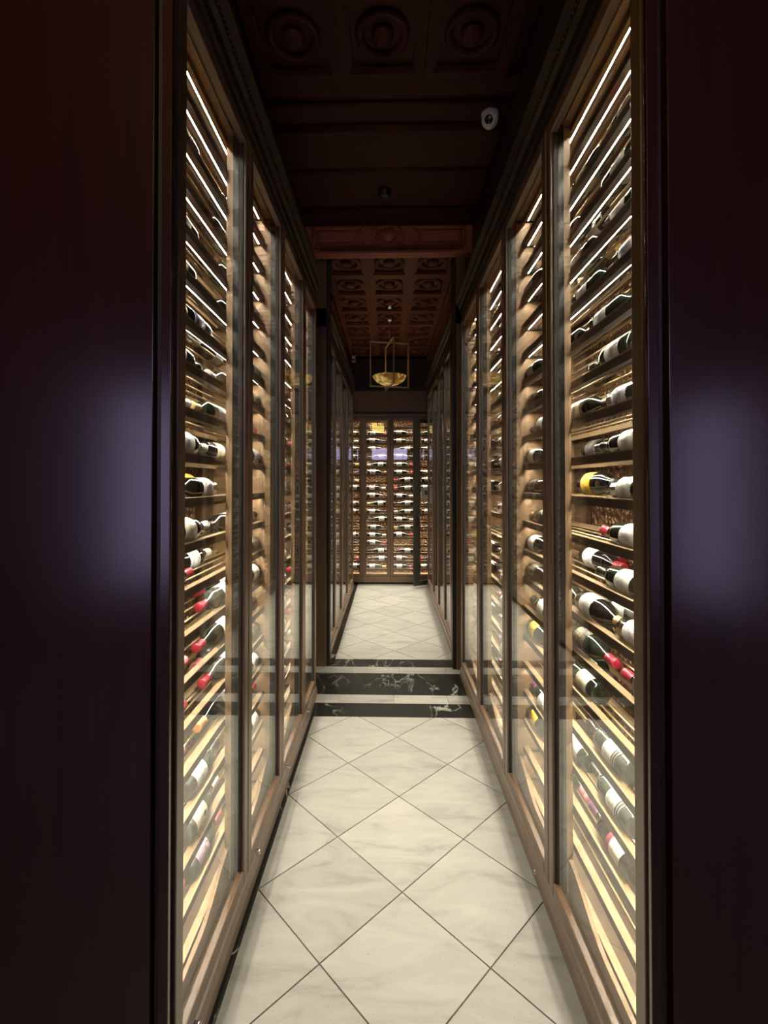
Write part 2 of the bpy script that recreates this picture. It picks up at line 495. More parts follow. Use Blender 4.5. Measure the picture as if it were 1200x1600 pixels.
# foyer behind the camera: side walls, and a wall with windows onto the dusk street
for sx, nm in ((-1, 'wall_west'), (1, 'wall_east')):
    structure(MB().box(sx * 4.2, sx * 4.35, -2.75, 1.1, 0, 3.95).build(nm, M['dark_wood']))
WIN = [(-2.75, -2.0, .6, 2.55), (-.85, 2.0, 2.43, 2.95), (2.75, 3.4, .45, 2.4)]
wf = MB()
xs = -4.2
for x0, x1, z0, z1 in WIN:
    wf.box(xs, x0, -2.7, -2.5, 0, 3.95)
    wf.box(x0, x1, -2.7, -2.5, 0, z0).box(x0, x1, -2.7, -2.5, z1, 3.95)
    xs = x1
wf.box(xs, 4.2, -2.7, -2.5, 0, 3.95)
structure(wf.build('wall_front', M['dark_wood']))
for i, (x0, x1, z0, z1) in enumerate(WIN):
    t = .05
    fr = MB().box(x0, x0 + t, -2.68, -2.52, z0, z1).box(x1 - t, x1, -2.68, -2.52, z0, z1).box(x0 + t, x1 - t, -2.68, -2.52, z0, z0 + t).box(x0 + t, x1 - t, -2.68, -2.52, z1 - t, z1)
    n = 3 if i == 1 else 2
    for k in range(1, n):
        xm = x0 + (x1 - x0) * k / n
        fr.box(xm - .02, xm + .02, -2.65, -2.55, z0 + t, z1 - t)
    o = structure(fr.build('window_%d' % (i + 1), M['dark_wood']))
    MB().box(x0 + t, x1 - t, -2.604, -2.598, z0 + t, z1 - t).build('pane', M['glass'], o)

# ------------------------------------------------------------------ ceiling
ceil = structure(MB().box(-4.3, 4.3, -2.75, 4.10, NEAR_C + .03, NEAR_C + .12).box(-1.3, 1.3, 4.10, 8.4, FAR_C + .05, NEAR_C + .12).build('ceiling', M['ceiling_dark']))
def coffer_mesh(wx, wy, m):
    b = MB()
    hx, hy = wx / 2, wy / 2
    def ringframe(a, c, z0, z1):
        for (x0, x1, y0, y1) in ((-hx + a, hx - a, -hy + a, -hy + c), (-hx + a, hx - a, hy - c, hy - a), (-hx + a, -hx + c, -hy + c, hy - c), (hx - c, hx - a, -hy + c, hy - c)):
            b.box(x0, x1, y0, y1, z0, z1)
    b.box(-hx, hx, -hy, hy, .02, .05)                       # sunk field
    ringframe(0, .045, -.02, .02); ringframe(.045, .06, -.004, .02)
    R_ = .115
    ring = [(R_ + .022 * math.cos(a), .006 - .026 * math.sin(a)) for a in [PI * i / 6 for i in range(7)]]
    b.lathe(ring, 2, (0, 0, .012), 28)
    boss = [(.055, .02), (.055, .0), (.045, -.016), (.025, -.024), (.0005, -.027)]
    b.lathe(boss, 2, (0, 0, 0), 20)
    return b.mesh('coffer_panel', m)
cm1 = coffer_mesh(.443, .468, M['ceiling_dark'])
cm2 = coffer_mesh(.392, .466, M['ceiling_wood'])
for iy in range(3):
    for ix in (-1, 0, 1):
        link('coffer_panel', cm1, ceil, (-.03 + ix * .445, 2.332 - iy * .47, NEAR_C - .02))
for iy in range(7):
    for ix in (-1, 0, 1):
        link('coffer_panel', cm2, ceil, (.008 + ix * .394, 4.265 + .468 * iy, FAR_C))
# flat cross boards and mouldings between the coffers and the fascia
for y0, y1, d in ((2.575, 2.68, .03), (2.755, 2.925, .0), (2.955, 3.31, .02), (3.345, 3.815, .0), (3.85, 4.0, .03)):
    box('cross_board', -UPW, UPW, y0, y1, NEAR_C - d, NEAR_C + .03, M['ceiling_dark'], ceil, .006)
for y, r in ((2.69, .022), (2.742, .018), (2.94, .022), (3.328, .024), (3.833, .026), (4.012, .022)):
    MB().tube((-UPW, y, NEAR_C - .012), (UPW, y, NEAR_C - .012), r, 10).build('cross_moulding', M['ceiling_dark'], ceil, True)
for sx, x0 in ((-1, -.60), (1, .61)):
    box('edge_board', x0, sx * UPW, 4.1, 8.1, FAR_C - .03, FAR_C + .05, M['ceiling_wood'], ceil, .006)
# fascia with the oval boss
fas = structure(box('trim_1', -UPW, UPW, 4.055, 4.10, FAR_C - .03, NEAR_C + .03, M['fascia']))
FY, FZ, FCX = 4.055, 3.722, -.005
def arc_tube(cx, cz, rx, rz, a0, a1, r, seg=20):
    b = MB()
    pts = [(cx + rx * math.cos(a0 + (a1 - a0) * i / seg), cz + rz * math.sin(a0 + (a1 - a0) * i / seg)) for i in range(seg + 1)]
    for p, q in zip(pts, pts[1:]):
        b.tube((p[0], FY, p[1]), (q[0], FY, q[1]), r, 8)
    return b
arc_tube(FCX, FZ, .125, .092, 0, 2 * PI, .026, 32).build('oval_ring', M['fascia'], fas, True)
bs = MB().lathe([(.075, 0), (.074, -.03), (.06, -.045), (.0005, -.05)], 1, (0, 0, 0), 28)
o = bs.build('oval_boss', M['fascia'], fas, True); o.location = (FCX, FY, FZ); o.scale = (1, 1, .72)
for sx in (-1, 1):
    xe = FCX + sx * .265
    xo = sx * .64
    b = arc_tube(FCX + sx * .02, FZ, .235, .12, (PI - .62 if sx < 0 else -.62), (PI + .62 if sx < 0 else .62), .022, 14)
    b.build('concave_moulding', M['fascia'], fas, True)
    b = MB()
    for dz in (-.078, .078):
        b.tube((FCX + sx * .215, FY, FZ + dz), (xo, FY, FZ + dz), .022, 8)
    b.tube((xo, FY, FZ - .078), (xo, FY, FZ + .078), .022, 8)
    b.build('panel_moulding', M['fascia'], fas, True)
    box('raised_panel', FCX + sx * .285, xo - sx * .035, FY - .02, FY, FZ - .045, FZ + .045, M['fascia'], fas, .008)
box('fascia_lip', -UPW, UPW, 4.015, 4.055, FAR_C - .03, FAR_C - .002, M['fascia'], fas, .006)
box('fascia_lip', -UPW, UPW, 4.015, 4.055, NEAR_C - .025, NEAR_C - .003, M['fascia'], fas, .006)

# ------------------------------------------------------------------ bottles
SHAPES = {   # (radius, height) along the axis
    'bordeaux': [(.0005, .004), (.022, .002), (.035, 0), (.0375, .004), (.0375, .185), (.034, .200), (.022, .215), (.0155, .226), (.0145, .238), (.0145, .296), (.0160, .297), (.0160, .303), (.0005, .304)],
    'burgundy': [(.0005, .004), (.024, .002), (.038, 0), (.041, .004), (.041, .150), (.038, .172), (.030, .198), (.020, .222), (.0155, .238), (.0145, .296), (.0160, .297), (.0160, .303), (.0005, .304)],
    'champagne': [(.0005, .004), (.026, .002), (.041, 0), (.044, .005), (.044, .145), (.040, .172), (.030, .203), (.020, .232), (.0155, .250), (.0150, .300), (.0170, .301), (.0170, .312), (.0005, .314)],
}
RAD = {'bordeaux': .0375, 'burgundy': .041, 'champagne': .044}
BODY, LMESH, CMESH = {}, {}, {}
for sh, pr in SHAPES.items():
    for g in BGL:
        BODY[sh, g] = MB().lathe(pr, 1, (0, 0, 0), 18).mesh('wine_bottle', BGL[g], True)
    r = RAD[sh] + .0008
    top = .128 if sh != 'champagne' else .118
    for l in LAB:
        for face in (1, -1):
            # lathe angle measured from +Z towards +X; label wraps the side that faces the glass
            c = PI / 2 * face
            mb = MB().lathe([(r - .0012, .040), (r, .0402), (r, top), (r - .0012, top + .0002)], 1, (0, 0, 0), 16, c - 2.25, c + 2.25)
            LMESH[sh, l, face] = mb.mesh('label', LAB[l], True)
    ch = .304 if sh != 'champagne' else .314
    for k in CAP:
        cp = [(.0163, .246), (.0158, .252), (.0155, ch - .010), (.0172, ch - .009), (.0172, ch - .0005), (.014, ch + .001), (.0005, ch + .001)]
        if sh == 'champagne':
            cp = [(.0225, .228), (.0170, .250), (.0162, ch - .014), (.0182, ch - .013), (.0182, ch - .0005), (.014, ch + .001), (.0005, ch + .001)]
        CMESH[sh, k] = MB().lathe(cp, 1, (0, 0, 0), 14).mesh('capsule', CAP[k], True)
STUFF = MB()
STUFF_MATS = [BGL['green'], LAB['white'], CAP['red'], LAB['cream'], CAP['black'], CAP['gold']]
low_body = MB().lathe([(.034, 0), (.0375, .004), (.0375, .185), (.022, .213), (.0145, .236), (.0145, .300)], 1, (0, 0, 0), 8).mesh('low_body', BGL['green'])
low_label = MB().lathe([(.0385, .040), (.0385, .128)], 1, (0, 0, 0), 8).mesh('low_label', LAB['white'])
low_cap = MB().lathe([(.0155, .25), (.0160, .305), (.0005, .306)], 1, (0, 0, 0), 6).mesh('low_cap', CAP['red'])
def stuff_bottle(loc, rz):
    mt = Matrix.Translation(loc) @ Matrix.Rotation(rz, 4, 'Z')
    STUFF.add(low_body, mt, 0)
    STUFF.add(low_label, mt, random.choice((1, 1, 3)))
    STUFF.add(low_cap, mt, random.choice((2, 4, 4, 5)))
ORD = ['lowest', 'second', 'third', 'fourth', 'fifth', 'sixth', 'seventh', 'eighth', 'ninth', 'tenth', 'eleventh', 'twelfth', 'thirteenth',
       'fourteenth', 'fifteenth', 'sixteenth', 'seventeenth', 'eighteenth', 'nineteenth', 'topmost']
SEEN_LABELS = set()
def bottle(loc, rz, sh, g, l, k, face, where, group, roll=0.0):
    o = link('wine_bottle', BODY[sh, g], None, loc, (0, roll, rz))
    link('label', LMESH[sh, l, face], o)['label'] = LABEL_WORDS[l] + ' with small print'
    link('capsule', CMESH[sh, k], o)['label'] = k + ' foil capsule'
    text = '%s bottle, %s, %s' % ({'green': 'dark green', 'brown': 'dark brown', 'black': 'black', 'clear': 'clear'}[g], LABEL_WORDS[l], where)
    if text in SEEN_LABELS: print('DUP', text)
    SEEN_LABELS.add(text)
    thing(o, text, 'bottle', group)
    return o
EMB = MB().lathe([(.0005, .0012), (.010, .0012), (.011, 0)], 0, (0, 0, 0), 18).mesh('emblem', CAP['black'])

# ------------------------------------------------------------------ wine cabinets along the corridor
Z0, PITCH, ROWS = .14, .1415, 20
OFF = .075        # glass to shelf front
LEDM = {}
SIDE = {-1: 'left', 1: 'right'}
def cabinet(s, ys, label):
    fx = FX[s]
    y0, y1 = ys[0], ys[-1]
    oy = (y0 + y1) / 2
    root = thing(link('wine_cabinet', None, None, (fx, oy, 0)), label, 'cabinet', 'glass-front wine cabinets')
    h = (y1 - y0) / 2
    X = lambda d: s * d              # distance behind the glass plane (local)
    def bx(name, d0, d1, a, b, z0, z1, m, parent=root, bv=0):
        return box(name, X(d0), X(d1), a, b, z0, z1, m, parent, bv)
    for sg in (-1, 1):
        bx('side_panel', .045, .40, sg * (h - .002), sg * (h - .020), .10, 2.93, M['oak'])
        bx('mullion_post', .012, .043, sg * (h - .002), sg * (h - .030), .06, 2.93, M['black_post'])
        bx('back_stile', .335, .359, sg * (h - .0205), sg * (h - .16), .10, 2.93, M['walnut'])
    for q in ys[1:-1]:
        bx('front_post', .045, .073, q - oy - .012, q - oy + .012, .10, 2.93, M['oak'])
        bx('mullion_post', .012, .043, q - oy - .030, q - oy + .030, .06, 2.93, M['black_post'])
    bx('back_panel', .36, .40, -h + .0205, h - .0205, .10, 2.93, M['copper'])
    bx('soffit', .046, .40, -h + .0205, h - .0205, 2.9395, 2.952, M['oak'])
    bx('valance', .0735, .0855, -h + .021, h - .021, 2.912, 2.939, M['oak'])
    bx('cabinet_floor', .047, .359, -h + .0205, h - .0205, .075, .0985, M['walnut'])
    bx('toe_kick', .041, .40, -h + .001, h - .001, 0.001, .074, M['gasket'])
    nose = [(X(.04), .004), (X(-.012), .004), (X(-.022), .02), (X(-.024), .07), (X(-.016), .10), (X(.0), .108), (X(.04), .108)]
    MB().prism(nose, 1, -h, h).build('base_trim', M['frame'], root)
    bx('header', -.004, .045, -h, h, 2.946, 2.984, M['dark_wood'])
    st = .046
    dz0, dz1 = .112, 2.932
    for a0, b0 in zip(ys, ys[1:]):
        a, b = a0 - oy, b0 - oy
        gk = MB().box(X(-.004), X(.014), a + .0035 + st, a + .010 + st, dz0 + .05, dz1 - .05).box(X(-.004), X(.014), b - .010 - st, b - .0035 - st, dz0 + .05, dz1 - .05)
        door = gk.build('door', M['gasket'], root)
        bx('stile', -.014, .0115, a + .003, a + .003 + st, dz0, dz1, M['frame'], door, .004)
        bx('stile', -.014, .0115, b - .003 - st, b - .003, dz0, dz1, M['frame'], door, .004)
        bx('rail', -.014, .0115, a + .004 + st, b - .004 - st, dz0, dz0 + .05, M['frame'], door, .004)
        bx('rail', -.014, .0115, a + .004 + st, b - .004 - st, dz1 - .05, dz1, M['frame'], door, .004)
        bx('glass_pane', -.001, .007, a + .008 + st, b - .008 - st, dz0 + .048, dz1 - .048, M['glass'], door)
        # light wood board along the foot of the door opening, swept up at its far end
        if a0 < 3.4:
            L_ = b - a
            up = [(b - .035 - L_ * .42 * (1 - t), .150 + .085 * t * t * (3 - 2 * t)) for t in [i / 6 for i in range(7)]]
            MB().prism([(a + .035, .0988), (b - .035, .0988)] + up[::-1] + [(a + .035, .150)], 0, X(.048), X(.062)).build('foot_board', M['oak'], root)
        lk = MB().lathe([(.0001, -.010), (.008, -.009), (.0105, -.002), (.0105, .012)], 0, (0, 0, 0), 14)
        o = lk.build('lock', M['chrome'], door, True)
        o.location = (X(-.018), a + .13, .055 if s > 0 else .095)
        if s < 0: o.rotation_euler = (0, 0, PI)
    # shelves: face board with shade put into its colour and a maple top, back rail, end cleats; brass rods; a light strip behind the lip
    a, b = -h + .022, h - .022
    rl = MB()
    rl.box(X(OFF), X(OFF + .022), a, b, -.0298, -.003, 1)
    rl.box(X(OFF - .001), X(OFF + .023), a, b, -.003, 0, 0)
    rl.box(X(.312), X(.330), a, b, -.024, -.004, 0)
    for q in (a, b - .012):
        rl.box(X(OFF + .023), X(.312), q, q + .012, -.026, -.0165, 1)
    rod = MB().tube((0, a, 0), (0, b, 0), .0042, 8)
    hs = MB().box(X(OFF + .0235), X(OFF + .034), a + .013, b - .013, -.0245, -.0165, 1)
    e0, e1 = sorted((X(OFF + .0248), X(OFF + .0288)))
    n0 = len(hs.v)
    hs.v += [(e0, a + .016, -.0248), (e0, b - .016, -.0248), (e1, b - .016, -.0248), (e1, a + .016, -.0248)]
    hs.f.append((n0, n0 + 1, n0 + 2, n0 + 3)); hs.m.append(0)
    sm, rm, lm = rl.mesh('shelf', [M['rail'], M['rail_face']]), rod.mesh('rod', M['brass'], True), hs.mesh('led_strip', [M['led'], M['alu']])
    for k in range(ROWS):
        sh = link('shelf', sm, root, (0, 0, Z0 + PITCH * k))
        for d in (.128, .185, .235) if y0 < 3.4 else (.128,):
            link('rod', rm, sh, (X(OFF + d - .05), 0, -.009))
        if k:
            link('led_strip', lm, sh)
    link('led_strip', lm, root, (0, 0, 2.955))
    return root
NTH = ['first', 'second', 'third', 'fourth', 'fifth']
for s, G in ((-1, LG), (1, RG)):
    for i in range(2):
        cabinet(s, G[2 * i:2 * i + 3], '%s tall two-door glass wine cabinet on the %s, counted from the entrance' % (NTH[i], SIDE[s]))
for s, G in ((-1, LF), (1, RF)):
    for i in range(0, len(G) - 1, 2):
        cabinet(s, G[i:i + 3], '%s glass-front wine cabinet on the %s beyond the black marble threshold' % (NTH[i // 2], SIDE[s]))

def axis_z(sh, k):
    r = RAD[sh]
    return Z0 + PITCH * k + math.sqrt(r * r - .028 ** 2) + .0025
def put(s, i, k, pos, y_base, neck, l='white', c='black', g='green', sh='bordeaux', dx=0.0):
    """bottle on shelf k (0 lowest) of bay i; y_base: where its base is; neck: +1 away from the entrance, -1 towards it"""
    x = FX[s] + s * (OFF + .05 + dx)
    rz = 0 if neck > 0 else PI
    face = (-s if neck > 0 else s)
    where = '%s shelf up, %s %s cabinet, %s' % (ORD[k], NTH[i], SIDE[s], pos)
    z = axis_z(sh, k) if dx < .01 else Z0 + PITCH * k + RAD[sh] - .0005
    return bottle((x, y_base, z), rz, sh, g, l, c, face, where, 'wine bottles lying in the side cabinets')
B_, U_, C_ = 'bordeaux', 'burgundy', 'champagne'
R1 = {  # rows that can be read in the photograph: (place, base y, neck, label, capsule, glass, shape, set-back)
    2: [('near end', 1.42, 1, 'burgundy', 'purple', 'brown', B_, 0), ('middle', 2.06, -1, 'white', 'pink', 'green', B_, 0)],
    3: [('near end', 1.415, 1, 'ornate', 'black', 'clear', B_, 0), ('middle', 1.735, 1, 'white', 'black', 'green', B_, 0)],
    4: [('near end', 1.44, 1, 'ornate', 'black', 'clear', B_, 0)],
    5: [('middle', 1.655, 1, 'cream', 'black', 'green', B_, 0), ('back rank', 2.04, -1, 'white', 'purple', 'green', B_, .082)],
    6: [('middle', 1.842, -1, 'dark', 'red', 'green', U_, 0), ('near end', 1.178, 1, 'white', 'red', 'green', B_, 0), ('back rank', 1.99, -1, 'cream', 'black', 'black', B_, .084)],
    7: [('middle', 1.78, -1, 'white', 'gold', 'black', U_, 0), ('near end', 1.47, -1, 'white', 'gold', 'black', B_, 0), ('beyond the post', 2.09, -1, 'cream', 'gold', 'green', B_, 0), ('back rank', 1.72, -1, 'white', 'black', 'clear', B_, .084)],
    8: [('middle', 1.95, -1, 'white', 'red', 'black', B_, .078), ('near end', 1.35, 1, 'white', 'black', 'green', B_, 0), ('back rank', 2.12, -1, 'grey', 'red', 'green', B_, .157)],
    9: [('near end', 1.32, 1, 'white', 'red', 'green', B_, 0)],
    10: [('middle', 1.89, -1, 'yellow', 'black', 'black', C_, .055), ('near end', 1.505, -1, 'white', 'black', 'green', B_, 0)],
    11: [('near end', 1.32, 1, 'white', 'black', 'black', B_, 0), ('back rank', 1.95, -1, 'dark', 'black', 'green', B_, .09)],
    12: [('middle', 1.863, -1, 'cream', 'black', 'green', U_, 0), ('near end', 1.53, -1, 'blue', 'purple', 'black', B_, 0)],
    13: [('near end', 1.40, 1, 'white', 'black', 'green', U_, 0), ('back rank', 2.0, -1, 'cream', 'black', 'black', B_, .09)],
    14: [('middle', 1.97, -1, 'white', 'black', 'black', B_, 0), ('near end', 1.655, -1, 'white', 'white', 'green', B_, 0)],
    15: [('middle', 1.80, -1, 'white', 'black', 'green', B_, 0), ('near end', 1.48, -1, 'blue', 'white', 'green', B_, 0)],
    16: [('middle', 1.85, -1, 'white', 'gold', 'green', B_, 0), ('near end', 1.53, -1, 'white', 'black', 'black', B_, 0), ('back rank', 2.0, -1, 'cream', 'gold', 'green', B_, .085)],
    17: [('near end', 1.36, 1, 'white', 'white', 'green', B_, 0), ('middle', 1.98, -1, 'cream', 'black', 'black', B_, .0), ('back rank', 1.75, 1, 'white', 'red', 'black', B_, .085)],
    18: [('middle', 1.80, -1, 'cream', 'red', 'green', B_, 0), ('near end', 1.48, -1, 'cream', 'black', 'green', B_, 0)],
}
L1 = {
    1: [('middle', 1.56, 1, 'mauve', 'pink', 'clear', B_, 0), ('near end', 1.23, 1, 'mauve', 'pink', 'clear', B_, 0)],
    2: [('middle', 1.53, 1, 'cream', 'white', 'clear', U_, 0)],
    3: [('middle', 1.54, 1, 'white', 'black', 'clear', B_, 0)],
    4: [('middle', 1.964, -1, 'dark', 'orange', 'black', U_, 0), ('near end', 1.23, 1, 'white', 'pink', 'green', B_, 0)],
    5: [('middle', 2.005, -1, 'white', 'red', 'clear', B_, 0), ('near end', 1.24, 1, 'dark', 'red', 'black', B_, 0), ('back rank', 2.14, -1, 'white', 'pink', 'clear', B_, .084)],
    6: [('middle', 1.952, -1, 'white', 'red', 'green', U_, 0), ('near end', 1.25, 1, 'dark', 'pink', 'black', B_, 0)],
    7: [('middle', 1.974, -1, 'white', 'red', 'clear', B_, 0), ('back rank', 2.15, -1, 'white', 'red', 'green', B_, .084)],
    8: [('near end', 1.286, 1, 'yellow', 'red', 'black', B_, 0), ('middle', 1.67, 1, 'grey', 'white', 'black', U_, .084)],
    9: [('near end', 1.43, 1, 'cream', 'white', 'black', U_, 0), ('middle', 2.043, -1, 'blue', 'black', 'black', B_, 0)],
    10: [('middle', 1.753, -1, 'white', 'red', 'black', B_, 0), ('back rank', 1.63, 1, 'yellow', 'black', 'black', U_, .085)],
    11: [('near end', 1.41, 1, 'white', 'white', 'black', U_, 0), ('middle', 2.05, -1, 'cream', 'black', 'black', B_, .06)],
    12: [('near end', 1.262, 1, 'white', 'white', 'green', B_, 0), ('middle', 1.90, -1, 'white', 'gold', 'green', B_, 0), ('back rank', 2.1, -1, 'cream', 'gold', 'green', B_, .085)],
    13: [('near end', 1.35, 1, 'white', 'black', 'green', B_, 0), ('middle', 2.04, -1, 'dark', 'white', 'black', B_, 0)],
    14: [('near end', 1.50, 1, 'blue', 'black', 'black', B_, 0), ('back rank', 2.10, -1, 'white', 'white', 'black', B_, .085)],
    15: [('near end', 1.36, 1, 'cream', 'black', 'green', B_, 0), ('middle', 2.03, -1, 'white', 'black', 'green', B_, 0)],
    16: [('near end', 1.38, 1, 'white', 'purple', 'black', B_, 0), ('middle', 2.03, -1, 'cream', 'gold', 'green', B_, 0)],
    17: [('middle', 1.95, -1, 'white', 'gold', 'black', B_, 0), ('near end', 1.25, 1, 'white', 'red', 'black', B_, 0)],
    18: [('near end', 1.38, 1, 'cream', 'black', 'green', B_, 0), ('middle', 2.03, -1, 'white', 'black', 'black', B_, 0)],
}
for s, T in ((1, R1), (-1, L1)):
    for k, lst in T.items():
        for pos, yb, nk, l, c, g, sh, dx in lst:
            b_o = put(s, 0, k, pos, yb, nk, l, c, g, sh, dx)
            if s < 0 and k == 2:      # the dark round emblem on the cream label
                f = -s if nk > 0 else s
                link('emblem', EMB, [c_ for c_ in b_o.children if c_.name.startswith('label')][0], (f * .0405, .105, .006), (0, 0, 0 if f > 0 else PI))
rl_ = ['white'] * 5 + ['cream'] * 3 + ['dark', 'grey', 'yellow']
rc_ = ['black'] * 4 + ['red', 'red', 'gold', 'white', 'purple']
for s, G in ((-1, LG), (1, RG)):
    for i in range(1, 4):
        for k in range(2, 19):
            if random.random() < .12: continue
            l, c = random.choice(rl_), random.choice(rc_)
            g = random.choice(('green', 'green', 'black', 'brown')); sh = random.choice(('bordeaux', 'burgundy', 'bordeaux'))
            pos = ('far end', 'middle', 'far end')[i - 1]
            y = G[i + 1] - .028
            if (i == 2 and s > 0) or (i == 1 and k % 3 == 0):
                put(s, i // 2, k, pos, y - .306, 1, l, c, g, sh)
            else:
                put(s, i // 2, k, pos, y, -1, l, c, g, sh)
            if i > 1 and random.random() < .6:
                stuff_bottle((FX[s] + s * (OFF + .05), (G[i] + .030) if i == 2 else G[i + 1] - .65, Z0 + PITCH * k + .029), 0) if G[i + 1] - G[i] > .66 else None
for s, G in ((-1, LF), (1, RF)):
    for i in range(len(G) - 1):
        for k in range(1, 19):
            y = G[i] + .03
            while y + .31 < G[i + 1] - .02:
                if random.random() < .85:
                    if random.random() < .5: stuff_bottle((FX[s] + s * (OFF + .05), y, Z0 + PITCH * k + .029), 0)
                    else: stuff_bottle((FX[s] + s * (OFF + .05), y + .306, Z0 + PITCH * k + .029), PI)
                y += .335
st_o = STUFF.build('distant_bottle_rows', STUFF_MATS, None, True)
st_o['kind'] = 'stuff'
thing(st_o, 'rows of dark wine bottles filling the cabinets beyond the threshold', 'bottles')

# ------------------------------------------------------------------ far cabinets closing the corridor
FX_EDGES = [-.93, -.41, .028, .45, .95]
FZ0, FP, FROWS = .235, .1262, 19
FLEFT = ['leftmost', 'left of centre', 'right of centre', 'rightmost']
FM = {}
for i in range(4):
    x0, x1 = FX_EDGES[i], FX_EDGES[i + 1]
    cx_ = (x0 + x1) / 2; h = (x1 - x0) / 2
    root = thing(link('wine_cabinet', None, None, (cx_, FAR_Y, 0)), 'glass-front wine cabinet closing the corridor end, %s of the four' % FLEFT[i], 'cabinet', 'glass-front wine cabinets')
    B = lambda n, a, b, y0, y1, z0, z1, m, p=None, bv=0: box(n, a, b, y0, y1, z0, z1, m, p or root, bv)
    B('side_panel', -h + .002, -h + .02, .045, .46, .10, 2.65, M['oak'])
    B('side_panel', h - .02, h - .002, .045, .46, .10, 2.65, M['oak'])
    B('back_panel', -h + .02, h - .02, .21, .25, .10, 2.65, M['copper'])
    B('soffit', -h + .02, h - .02, .02, .46, 2.62, 2.65, M['oak'])
    B('cabinet_floor', -h + .02, h - .02, .02, .46, .13, .15, M['oak'])
    B('base_board', -h + .0005, h - .0005, -.012, .02, .03, .125, M['frame'], None, .006)
    B('toe_kick', -h + .001, h - .001, .02, .46, .001, .029, M['gasket'])
    st = .044
    door = MB().box(-h + .003 + st, -h + .01 + st, -.004, .014, .16, 2.60).box(h - .01 - st, h - .003 - st, -.004, .014, .16, 2.60).build('door', M['gasket'], root)
    for sg in (-1, 1):
        B('stile', sg * (h - .002), sg * (h - .002 - st), -.014, .018, .128, 2.655, M['frame'], door, .004)
    B('rail', -h + .003 + st, h - .003 - st, -.014, .018, .128, .165, M['frame'], door, .004)
    B('rail', -h + .003 + st, h - .003 - st, -.014, .018, 2.60, 2.655, M['frame'], door, .004)
    B('glass_pane', -h + .008 + st, h - .008 - st, -.001, .006, .163, 2.603, M['glass'], door)
    a, b_ = -h + .022, h - .022
    sm = MB().box(a, b_, OFF, OFF + .022, -.0298, -.003, 1).box(a, b_, OFF - .001, OFF + .023, -.003, 0, 0).mesh('shelf', [M['rail'], M['rail_face']])
    rm = MB().tube((a, OFF + .078, -.009), (b_, OFF + .078, -.009), .0042, 8).mesh('rod', M['brass'], True)
    hs = MB().box(a, b_, OFF + .0235, OFF + .034, -.0245, -.0165, 1)
    n0 = len(hs.v)
    hs.v += [(a + .004, OFF + .0248, -.0248), (a + .004, OFF + .0288, -.0248), (b_ - .004, OFF + .0288, -.0248), (b_ - .004, OFF + .0248, -.0248)]
    hs.f.append((n0, n0 + 1, n0 + 2, n0 + 3)); hs.m.append(0)
    lm = hs.mesh('led_strip', [M['led'], M['alu']])
    for k in range(FROWS):
        sh = link('shelf', sm, root, (0, 0, FZ0 + FP * k))
        link('rod', rm, sh)
        link('led_strip', lm, sh)
    link('led_strip', lm, root, (0, 0, 2.643))
    if i in (1, 2): W0, W1 = x0 + .055, x1 - .055
    elif i == 0: W0, W1 = x1 - .39, x1 - .055
    else: W0, W1 = x0 + .02, x1 - .1
    for k in range(0, FROWS - 1):
        if random.random() < .07: continue
        sh = random.choice(('bordeaux', 'burgundy', 'bordeaux')); l = random.choice(('white', 'white', 'white', 'cream', 'grey')); c = random.choice(rc_)
        z = FZ0 + FP * k + math.sqrt(RAD[sh] ** 2 - .028 ** 2) + .0025
        y = FAR_Y + OFF + .05
        nk = random.choice((1, -1))
        xb = random.uniform(W0, W0 + max(.0, W1 - W0 - .305)) + (0 if nk > 0 else .305)
        rz = -PI / 2 if nk > 0 else PI / 2
        # local +Y (neck) to +X for rz=-90; label must face -Y
        face = 1 if nk > 0 else -1
        bottle((xb, y, z), rz, sh, random.choice(('green', 'black')), l, c, face,
               '%s shelf up, %s end cabinet' % (ORD[k], FLEFT[i]), 'wine bottles lying in the end cabinets')
# door leaf standing ajar at the right end
dr = thing(link('glass_door', None, None, (.66, 7.455, 0), (0, 0, 0)), 'narrow glass door with dark olive frame standing ajar at the right far end', 'door')
ang = math.atan2(7.27 - 7.455, .385 - .66)
dr.rotation_euler = (0, 0, ang)
Wd = math.hypot(.275, .185)
bevel(MB().box(Wd - .10, Wd, -.02, .02, .03, 2.60).build('lock_stile', M['door_green'], dr), .003)
bevel(MB().box(0, .035, -.02, .02, .03, 2.60).build('hinge_stile', M['door_green'], dr), .003)
bevel(MB().box(.036, Wd - .101, -.02, .02, .03, .10).build('rail', M['door_green'], dr), .003)
bevel(MB().box(.036, Wd - .101, -.02, .02, 2.54, 2.60).build('rail', M['door_green'], dr), .003)
MB().box(.033, Wd - .098, -.003, .003, .098, 2.542).build('glass_pane', M['glass'], dr)
hd = MB().tube((Wd - .05, .05, .95), (Wd - .05, .05, 1.15), .008, 10)
hd.tube((Wd - .05, .018, .97), (Wd - .05, .05, .97), .006, 8); hd.tube((Wd - .05, .018, 1.13), (Wd - .05, .05, 1.13), .006, 8)
hd.build('pull_handle', M['black_post'], dr, True)
# climate panel on the end cabinet glass
th = MB().box(-.06, .06, -.032, 0, -.095, .095).build('climate_panel', M['white_plastic'], None, False, (.578, FAR_Y - .0155, 1.437))
bevel(th, .008, 3)
thing(th, 'white wall climate panel with small black screen on the right end cabinet', 'thermostat')
MB().box(-.005, .045, -.0345, -.031, -.012, .045).build('screen', M['black_plastic'], th)
MB().box(.012, .030, -.0365, -.034, .010, .026).build('button', M['white_plastic'], th)

